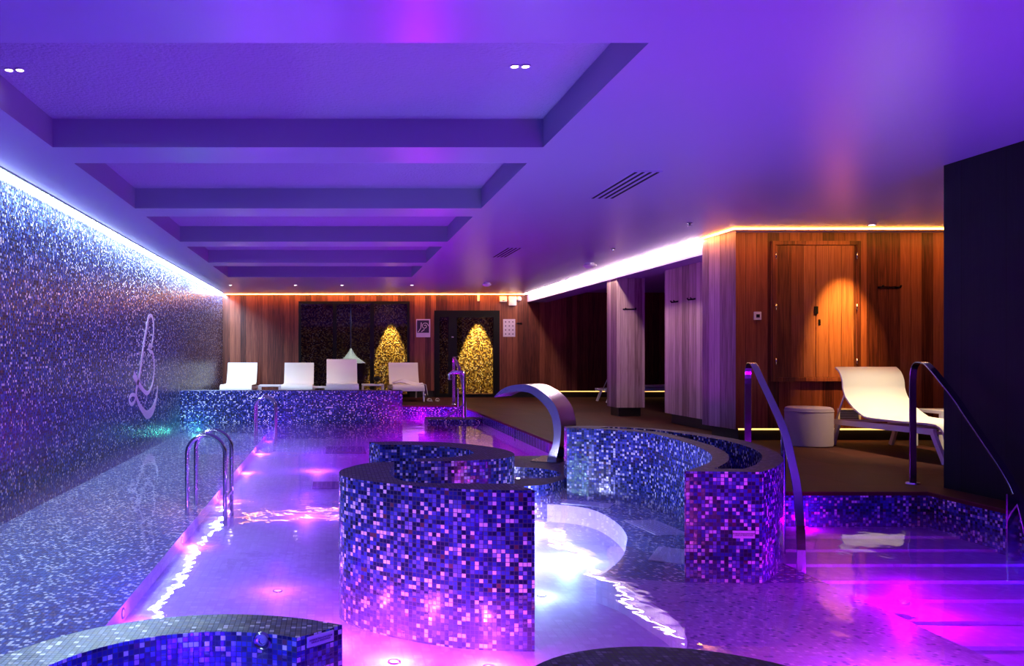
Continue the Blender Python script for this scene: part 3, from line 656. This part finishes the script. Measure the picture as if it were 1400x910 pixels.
# ---------------------------------------------------------------- things on the back wall
def wallbox(name, x0, x1, z0, z1, d, mat, label, cat, bev=.01, extra=None):
    e = empty(name, ((x0+x1)/2, YB, (z0+z1)/2), label, cat); hx, hz = (x1-x0)/2, (z1-z0)/2
    MB().box(-hx, hx, -d, 0, -hz, hz).build('casing', [mat], e, bevel=bev)
    return e, hx, hz
pe, hx, hz = wallbox('poster', 2.07, 2.42, 1.49, 1.94, .015, M_plaque, 'small framed poster with dark swirl picture left of the glass door', 'poster', .003)
MB().box(-hx+.02, hx-.03, -.018, -.014, -hz+.11, hz-.03).build('picture', [plain('picture_dark', (.02, .01, .05), .5)], pe)
mb = MB(); sw = [(.04+.09*(1-k/26)*math.cos(k*.42), -.022, .05+.09*(1-k/26)*math.sin(k*.42)) for k in range(22)]
mb.tube(sw, .008, 6); mb.tube([(-.13, -.022, -.1), (-.06, -.022, 0), (-.05, -.022, .14)], .012, 6); mb.tube([(-.05, -.022, -.09), (.03, -.022, -.03)], .012, 6)
mb.build('swirl', [M_plaque], pe)
pe, hx, hz = wallbox('notice_sheet', 4.23, 4.53, 1.50, 1.94, .012, M_plaque, 'pale notice sheet of small symbols right of the glass door', 'notice', .002)
mb = MB()
for r_ in range(4):
    for c_ in range(3):
        MB().lathe([(0, 0), (.017, 0), (.017, .002), (0, .002)], 10, c=(-.09+.09*c_, .15-.1*r_, .012)).build('symbol', [M_ink], pe).matrix_local = Matrix.Rotation(R(90), 4, 'X')
pe, hx, hz = wallbox('alarm_box', 4.13, 4.31, 2.36, 2.50, .09, M_plastic, 'small white box with a dark mark high on the back wall', 'alarm')
MB().box(-.02, .02, -.094, -.088, -.045, -.03).build('mark', [M_black], pe)
pe, hx, hz = wallbox('speaker_box', 4.355, 4.545, 2.27, 2.50, .09, M_plastic, 'larger pale rectangular box high on the back wall', 'speaker')
MB().box(-.07, .07, -.094, -.088, -.09, .09).build('front_grille', [M_frame], pe)
pe, hx, hz = wallbox('sensor_tube', 3.58, 3.64, 2.38, 2.55, .06, M_plastic, 'slim white sensor standing vertically above the glass door', 'sensor')
e = empty('round_camera', (4.62, YB, 2.44), 'round white camera ball at the right end of the wall strip', 'camera')
MB().lathe([(0, .07), (.03, .065), (.055, .045), (.065, 0), (.055, -.02), (0, -.02)], 20).build('dome', [M_plastic], e).matrix_local = Matrix.Rotation(R(90), 4, 'X') @ Matrix.Translation((0, 0, .02))
def hookpair(loc, rz, label, gap=.11):
    e = empty('coat_hook', loc, label, 'hook', 'pairs of coat hooks', rz)
    MB().box(-gap/2-.03, gap/2+.03, -.008, 0, -.012, .012).build('back_plate', [M_darksteel], e)
    for s in (-1, 1):
        MB().tube([(s*gap/2, 0, 0), (s*gap/2, -.05, -.005), (s*gap/2, -.065, .02)], .011, 8).build('peg', [M_black], e)
hookpair((4.63, YB, 1.83), 0, 'small pair of hooks on the back wall right of the notice sheet', .08)
hookpair((5.17, 12.33, 1.85), R(-90), 'coat hook pair on violet lit timber, farther of the two')
hookpair((5.17, 11.75, 1.85), R(-90), 'coat hook pair on violet lit timber, next to the projecting pier')
hookpair((5.07, 14.0, 1.83), 0, 'coat hook pair on the front of the free standing pillar', .17)
hookpair((6.82, 10.05, 1.88), 0, 'coat hook pair on the red timber wall above the lounger', .22)

# ---------------------------------------------------------------- lounge wall fittings
cb = empty('wall_cupboard', (5.915, 10.05, 1.585), 'flush two door timber cupboard lit by a spotlight in the lounge wall', 'cupboard')
HX, HZ = .545, .86
mb = MB()
for q in [(-HX, -HX+.05, -HZ, HZ), (HX-.05, HX, -HZ, HZ), (-HX+.05, HX-.05, HZ-.05, HZ), (-HX+.05, HX-.05, -HZ, -HZ+.05)]: mb.box(q[0], q[1], -.035, .0, q[2], q[3])
M_wooddoor = wood('door_cladding', (.06, .015, .008), (.20, .058, .026), (.34, .12, .055), plank=.155)
mb.build('frame', [M_wood], cb, bevel=.004)
for s in (-1, 1):
    d = MB().box(min(s*.004, s*(HX-.055)), max(s*.004, s*(HX-.055)), -.018, 0, -HZ+.055, HZ-.055).build('door', [M_wooddoor], cb)
    for z in (-.62, .05, .68):
        MB().tube([(s*(HX-.05), -.034, z-.04), (s*(HX-.05), -.034, z+.04)], .009, 8).build('hinge', [M_steel], d)
    if s == 1:
        MB().box(.03, .055, -.024, -.017, -.17, -.10).build('keyhole_plate', [M_steel], d)
        MB().box(.038, .046, -.026, -.023, -.15, -.12).build('keyhole', [M_black], d)
MB().box(-.022, .022, -.035, -.018, -.03, .06).build('latch', [M_black], cb, bevel=.003)
e = empty('thermostat', (5.205, 10.05, 1.53), 'small square white control plate on the timber beside the cupboard', 'thermostat')
MB().box(-.045, .045, -.02, 0, -.05, .05).build('plate', [M_plastic], e, bevel=.005)
MB().box(-.02, .022, -.024, -.018, -.022, .018).build('display', [M_black], e)
e = empty('wall_vent', (6.33, 10.05, .325), 'small louvred vent low on the timber wall behind the lounger', 'vent')
MB().box(-.14, .14, -.012, 0, -.07, .07).build('plate', [M_frame], e)
mb = MB()
for k in range(6): mb.box(-.115, .115, -.016, -.011, -.055+.02*k, -.047+.02*k)
mb.build('louvres', [M_black], e)

# ---------------------------------------------------------------- ceiling fittings
def ceiling_vent(x0, x1, y0, y1, label):
    e = empty('ceiling_vent', ((x0+x1)/2, (y0+y1)/2, ZC), label, 'vent', 'slotted ceiling vents'); hx, hy = (x1-x0)/2, (y1-y0)/2
    MB().box(-hx, hx, -hy, hy, -.006, .004).build('grille_frame', [M_ceil], e)
    mb = MB()
    for k in range(4):
        u = -hx+2*hx*(k+.5)/4; mb.box(u-.012, u+.012, -hy+.02, hy-.02, -.009, -.003)
    mb.build('slots', [M_hole], e)
ceiling_vent(2.45, 2.69, 6.68, 7.84, 'slotted ceiling vent nearer the camera')
ceiling_vent(2.43, 2.65, 11.43, 12.54, 'slotted ceiling vent farther back near the timber wall')
def dome(x, y, r, label):
    e = empty('smoke_detector', (x, y, ZC), label, 'smoke detector', 'ceiling smoke detectors')
    MB().lathe([(0, 0), (r*.7, 0), (r*.75, -.02)], 28).build('base', [M_plastic], e)
    MB().lathe([(r*.75, -.02), (r, -.03), (r, -.045), (r*.6, -.075), (r*.25, -.085), (0, -.085)], 28).build('cap', [M_plastic], e)
dome(4.2, 13.4, .11, 'round smoke detector close to the bright soffit strip')
dome(3.2, 17.0, .09, 'round smoke detector in front of the glass door')
for x, y in ((4.05, 9.30), (3.95, 11.55)):
    e = empty('sprinkler_head', (x, y, ZC), 'tiny dark sprinkler head in the ceiling, ' + ('in front of the timber pier' if y < 10 else 'beside the bright soffit'), 'sprinkler', 'ceiling sprinkler heads')
    MB().lathe([(0, 0), (.03, 0), (.035, -.006), (.012, -.012), (.01, -.03), (.025, -.033), (0, -.034)], 16).build('head', [M_darksteel], e)
def twin(x, y, z, label, p, c=(1, .75, .7)):
    e = empty('twin_downlight', (x, y, z), label, 'ceiling light', 'twin coffer downlights')
    for s in (-1, 1):
        MB().lathe([(.026, 0), (.03, -.008), (.022, -.008), (.02, 0)], 20).build('bezel', [M_white], e, (s*.032, 0, 0))
        MB().lathe([(.021, -.004), (0, -.006)], 20).build('lens', [M_spot], e, (s*.032, 0, 0))
    ld = bpy.data.lights.new('beam', 'SPOT'); ld.energy = p; ld.color = c; ld.spot_size = R(70); ld.spot_blend = .7; ld.shadow_soft_size = .04
    lo = bpy.data.objects.new('beam', ld); COL.objects.link(lo); lo.parent = e; lo.location = (0, 0, -.03)
twin(-1.90, 4.89, ZC+H, 'pair of square lit spots in the nearest coffer, left side', 6)
twin(1.105, 4.83, ZC+H, 'pair of square lit spots in the nearest coffer, right side', 6)

def downlight(x, y, tgt, p, c, label, size=50, blend=.6, group='small recessed downlights', z=ZC):
    e = empty('recessed_downlight', (x, y, z), label, 'ceiling light', group)
    MB().lathe([(.045, 0), (.045, -.006), (.034, -.006), (.032, 0)], 24).build('bezel', [M_white], e)
    MB().lathe([(.033, -.002), (0, -.003)], 24).build('lens', [M_spot], e)
    ld = bpy.data.lights.new('beam', 'SPOT'); ld.energy = p; ld.color = c; ld.spot_size = R(size); ld.spot_blend = blend; ld.shadow_soft_size = .03
    lo = bpy.data.objects.new('beam', ld); COL.objects.link(lo); lo.parent = e; lo.location = (0, 0, -.02)
    d = Vector(tgt)-Vector((x, y, z)); lo.rotation_euler = d.to_track_quat('-Z', 'Y').to_euler()
downlight(6.22, 9.45, (6.25, 10.05, 1.35), 330, (1, .52, .10), 'recessed downlight over the timber cupboard', 44, 1)
downlight(6.2, 8.2, (6.15, 8.7, 0), 230, (1, .80, .50), 'recessed downlight over the big white lounger', 62, .9)
for x, n_ in ((-2.2, 'farthest left'), (-.8, 'second'), (.2, 'third'), (1.7, 'rightmost')):
    downlight(x, 17.6, (x, 19.3, .5), 34, (1, .74, .62), 'recessed downlight over the %s back row lounger' % n_, 55, .7)
downlight(1.60, YB+1.88, (1.60, YB+2.2, .05), 480, (1, .76, .30), 'downlight washing the gold mosaic behind the glazing', 36, .4)
downlight(3.98, YB+1.86, (3.98, YB+2.2, .05), 700, (1, .76, .30), 'downlight washing the gold mosaic behind the glass door', 40, .4)

downlight(.47, YB+.55, (.47, YB+.9, 1.0), 60, (.85, 1, .8), 'added light brightening the pale conical pendant behind the glazing', 40, .6)  # added so the pendant shade catches light

# ---------------------------------------------------------------- loungers
def make_lounger(back, label, group=None):
    """local: foot end at y=0, head end at y=1.75"""
    e = empty('sun_lounger', (0, 0, 0), label, 'sun lounger', group); W = .34
    for s in (-1, 1):
        MB().sweep([(s*W, .12, .30), (s*W, 1.78, .27)], [(-.018, -.03), (.018, -.03), (.018, .03), (-.018, .03)], fixed=(1, 0, 0), smooth=False).build('side_rail', [M_frame], e, bevel=.004)
        for y0, y1 in ((.15, -.02), (1.62, 1.74)):
            MB().sweep([(s*W, y0, .30), (s*W, y1, 0)], [(-.017, -.026), (.017, -.026), (.017, .026), (-.017, .026)], fixed=(1, 0, 0), smooth=False).build('leg', [M_frame], e, bevel=.004)
        a = back[3]
        MB().tube([(s*(W-.03), a[0], a[1]), (s*(W-.03), a[0]+.20, .285)], .011, 8).build('back_stay', [M_frame], e)
    for y in (.2, .7, 1.15, 1.72): MB().box(-W, W, y-.015, y+.015, .268, .298).build('cross_bar', [M_frame], e)
    seat = spline([(-.02, .24), (.0, .31), (.06, .355), (.18, .372), (.6, .362), (1.0, .36), (1.16, .368)], 5, closed=False)
    bk = spline([(1.16, .368)] + back, 5, closed=False)
    def sheet(path, name):
        mb = MB(); w_ = .355; t = .009
        ring = []
        for i, (y, z) in enumerate(path):
            p, q = path[max(i-1, 0)], path[min(i+1, len(path)-1)]
            d = Vector((q[0]-p[0], q[1]-p[1])).normalized(); n = Vector((-d.y, d.x))*t
            ring.append(((y+n.x, z+n.y), (y-n.x, z-n.y)))
        for i in range(len(ring)-1):
            (a, b), (c, d) = ring[i], ring[i+1]
            for k in range(4):
                x0, x1 = -w_+k*w_/2, -w_+(k+1)*w_/2
                mb.face([(x0, *a), (x1, *a), (x1, *c), (x0, *c)], smooth=True); mb.face([(x0, *d), (x1, *d), (x1, *b), (x0, *b)], smooth=True)
            mb.face([(-w_, *b), (-w_, *a), (-w_, *c), (-w_, *d)]); mb.face([(w_, *a), (w_, *b), (w_, *d), (w_, *c)])
        a, b = ring[0]; mb.face([(-w_, *b), (w_, *b), (w_, *a), (-w_, *a)]); a, b = ring[-1]; mb.face([(-w_, *a), (w_, *a), (w_, *b), (-w_, *b)])
        return mb.build(name, [M_sling], e)
    sheet(seat, 'seat_sling'); sheet(bk, 'back_sling')
    return e
curl = [(1.26, .41), (1.37, .47), (1.48, .56), (1.535, .66), (1.55, .757), (1.60, .85), (1.68, .905)]
big = make_lounger(curl, 'big white sun lounger with curled back beside the round stool')
big.location = (6.19, 7.84, 0)
upr = [(1.22, .42), (1.30, .52), (1.36, .62), (1.41, .72), (1.44, .80), (1.455, .84), (1.465, .86)]
G = 'white loungers along the back wall'
l1 = make_lounger(upr, 'white lounger nearest the mosaic wall in the back row', G); l1.location = (-2.18, 18.35, 0)
for x, y, rz, lb in [(-.81, 18.35, 0, 'white lounger in the back row, second from the mosaic wall'), (.21, 17.75, 0, 'white lounger in the back row standing highest, third from the mosaic wall'), (1.70, 18.35, 0, 'white lounger carrying the crumpled towel, end of the back row')]:
    c = copy_tree(l1); c.location = (x, y, 0); c['label'] = lb; c.scale = (1, 1, 1.10 if 'highest' in lb else 1)
al = copy_tree(l1); al.location = (7.75, 18.3, 0); al['label'] = 'white lounger glimpsed in the far alcove behind the pillar'; al['group'] = 'lounger in the alcove'
al.rotation_euler = (0, 0, R(90))

def side_table(x, y, w_, d, h, label):
    e = empty('side_table', (x, y, 0), label, 'side table', 'low white side tables')
    MB().box(-w_/2, w_/2, -d/2, d/2, h-.035, h).build('table_top', [M_frame], e, bevel=.003)
    for sx in (-1, 1):
        for sy in (-1, 1):
            MB().box(sx*(w_/2-.02)-.018, sx*(w_/2-.02)+.018, sy*(d/2-.02)-.018, sy*(d/2-.02)+.018, 0, h-.035).build('leg', [M_frame], e)
    return e
side_table(-1.45, 18.9, .50, .45, .36, 'low white table between the first two back row loungers')
side_table(-.30, 18.8, .30, .40, .33, 'narrow white table between the second and third loungers')
side_table(.92, 18.9, .50, .45, .38, 'low white table beside the towel covered lounger')
side_table(6.99, 9.30, .50, .45, .43, 'white table right of the big curled lounger')
# small dark lamp and white cup-like box on the table
e = empty('table_lamp', (1.02, 18.9, .38), 'small dark round lamp on the white table by the towel lounger', 'lamp')
MB().lathe([(0, 0), (.06, 0), (.06, .012), (.015, .02), (.012, .05), (.05, .07), (.085, .11), (.08, .15), (.04, .18), (0, .185)], 24).build('globe', [M_black], e)
e = empty('towel_box', (.84, 19.0, 0), 'small white basket under the table by the towel lounger', 'basket')
MB().lathe([(0, 0), (.09, 0), (.10, .22), (.11, .23), (.11, .24), (.09, .23), (.08, .02), (0, .02)], 20).build('basket_body', [M_towel], e)
# towel: crumpled sheet over the seat, hanging off the right
mb = MB(); nx, ny = 26, 16; g = []
for j in range(ny+1):
    row = []
    for i in range(nx+1):
        s_ = -.30+.92*i/nx; y = 18.55+.62*j/ny
        z = .39+.035*math.sin(9*s_+3*j/ny)*math.sin(7*y)+.07*math.exp(-((s_-.02)/.2)**2)*(j/ny)
        x = s_
        if s_ > .36: x = .37+.03*math.sin(18*y)+(s_-.36)*.18; z = .385-(s_-.36)*1.05*(1.0+.2*math.sin(9*y))
        row.append((1.70+x, y-.06*math.sin(5*s_), z))
    g.append(row)
for j in range(ny):
    for i in range(nx): mb.face([g[j][i], g[j][i+1], g[j+1][i+1], g[j+1][i]], smooth=True)
o = mb.build('towel', [M_towel]); md = o.modifiers.new('thick', 'SOLIDIFY'); md.thickness = .012; md.offset = 1
tag(o, 'crumpled white towel lying on the end lounger and hanging off it', 'towel')
for k, (x, y, rz) in enumerate([(2.20, 18.55, .3), (2.38, 18.62, -.1)]):
    e = empty('slipper', (x, y, 0), ['white slipper on the deck, the one touching the towel lounger side', 'white slipper on the deck, the one closer to the glass door'][k], 'slipper', 'white slippers', rz)
    MB().prism([(.045*math.cos(t)*(1 if math.sin(t) > 0 else .8), .13*math.sin(t)) for t in [2*math.pi*k_/20 for k_ in range(20)]], 0, .018).build('sole', [M_towel], e)
    mb = MB()
    pth = [(.046*math.cos(R(a)), .03, .016+.05*math.sin(R(a))) for a in range(0, 181, 20)]
    mb.sweep(pth, [(-.04, -.004), (.04, -.004), (.04, .004), (-.04, .004)], fixed=(0, 1, 0)).build('strap', [M_towel], e)
# stool
e = empty('round_stool', (5.52, 9.50, 0), 'round grey upholstered stool beside the big lounger', 'stool')
MB().lathe([(0, .0), (.235, 0), (.247, .012), (.25, .05), (.25, .415), (.243, .438), (.22, .45), (0, .455)], 48).build('cushion', [M_fabric], e)
MB().lathe([(.2505, .395), (.254, .40), (.254, .405), (.2505, .41)], 48).build('seam', [M_fabric], e)
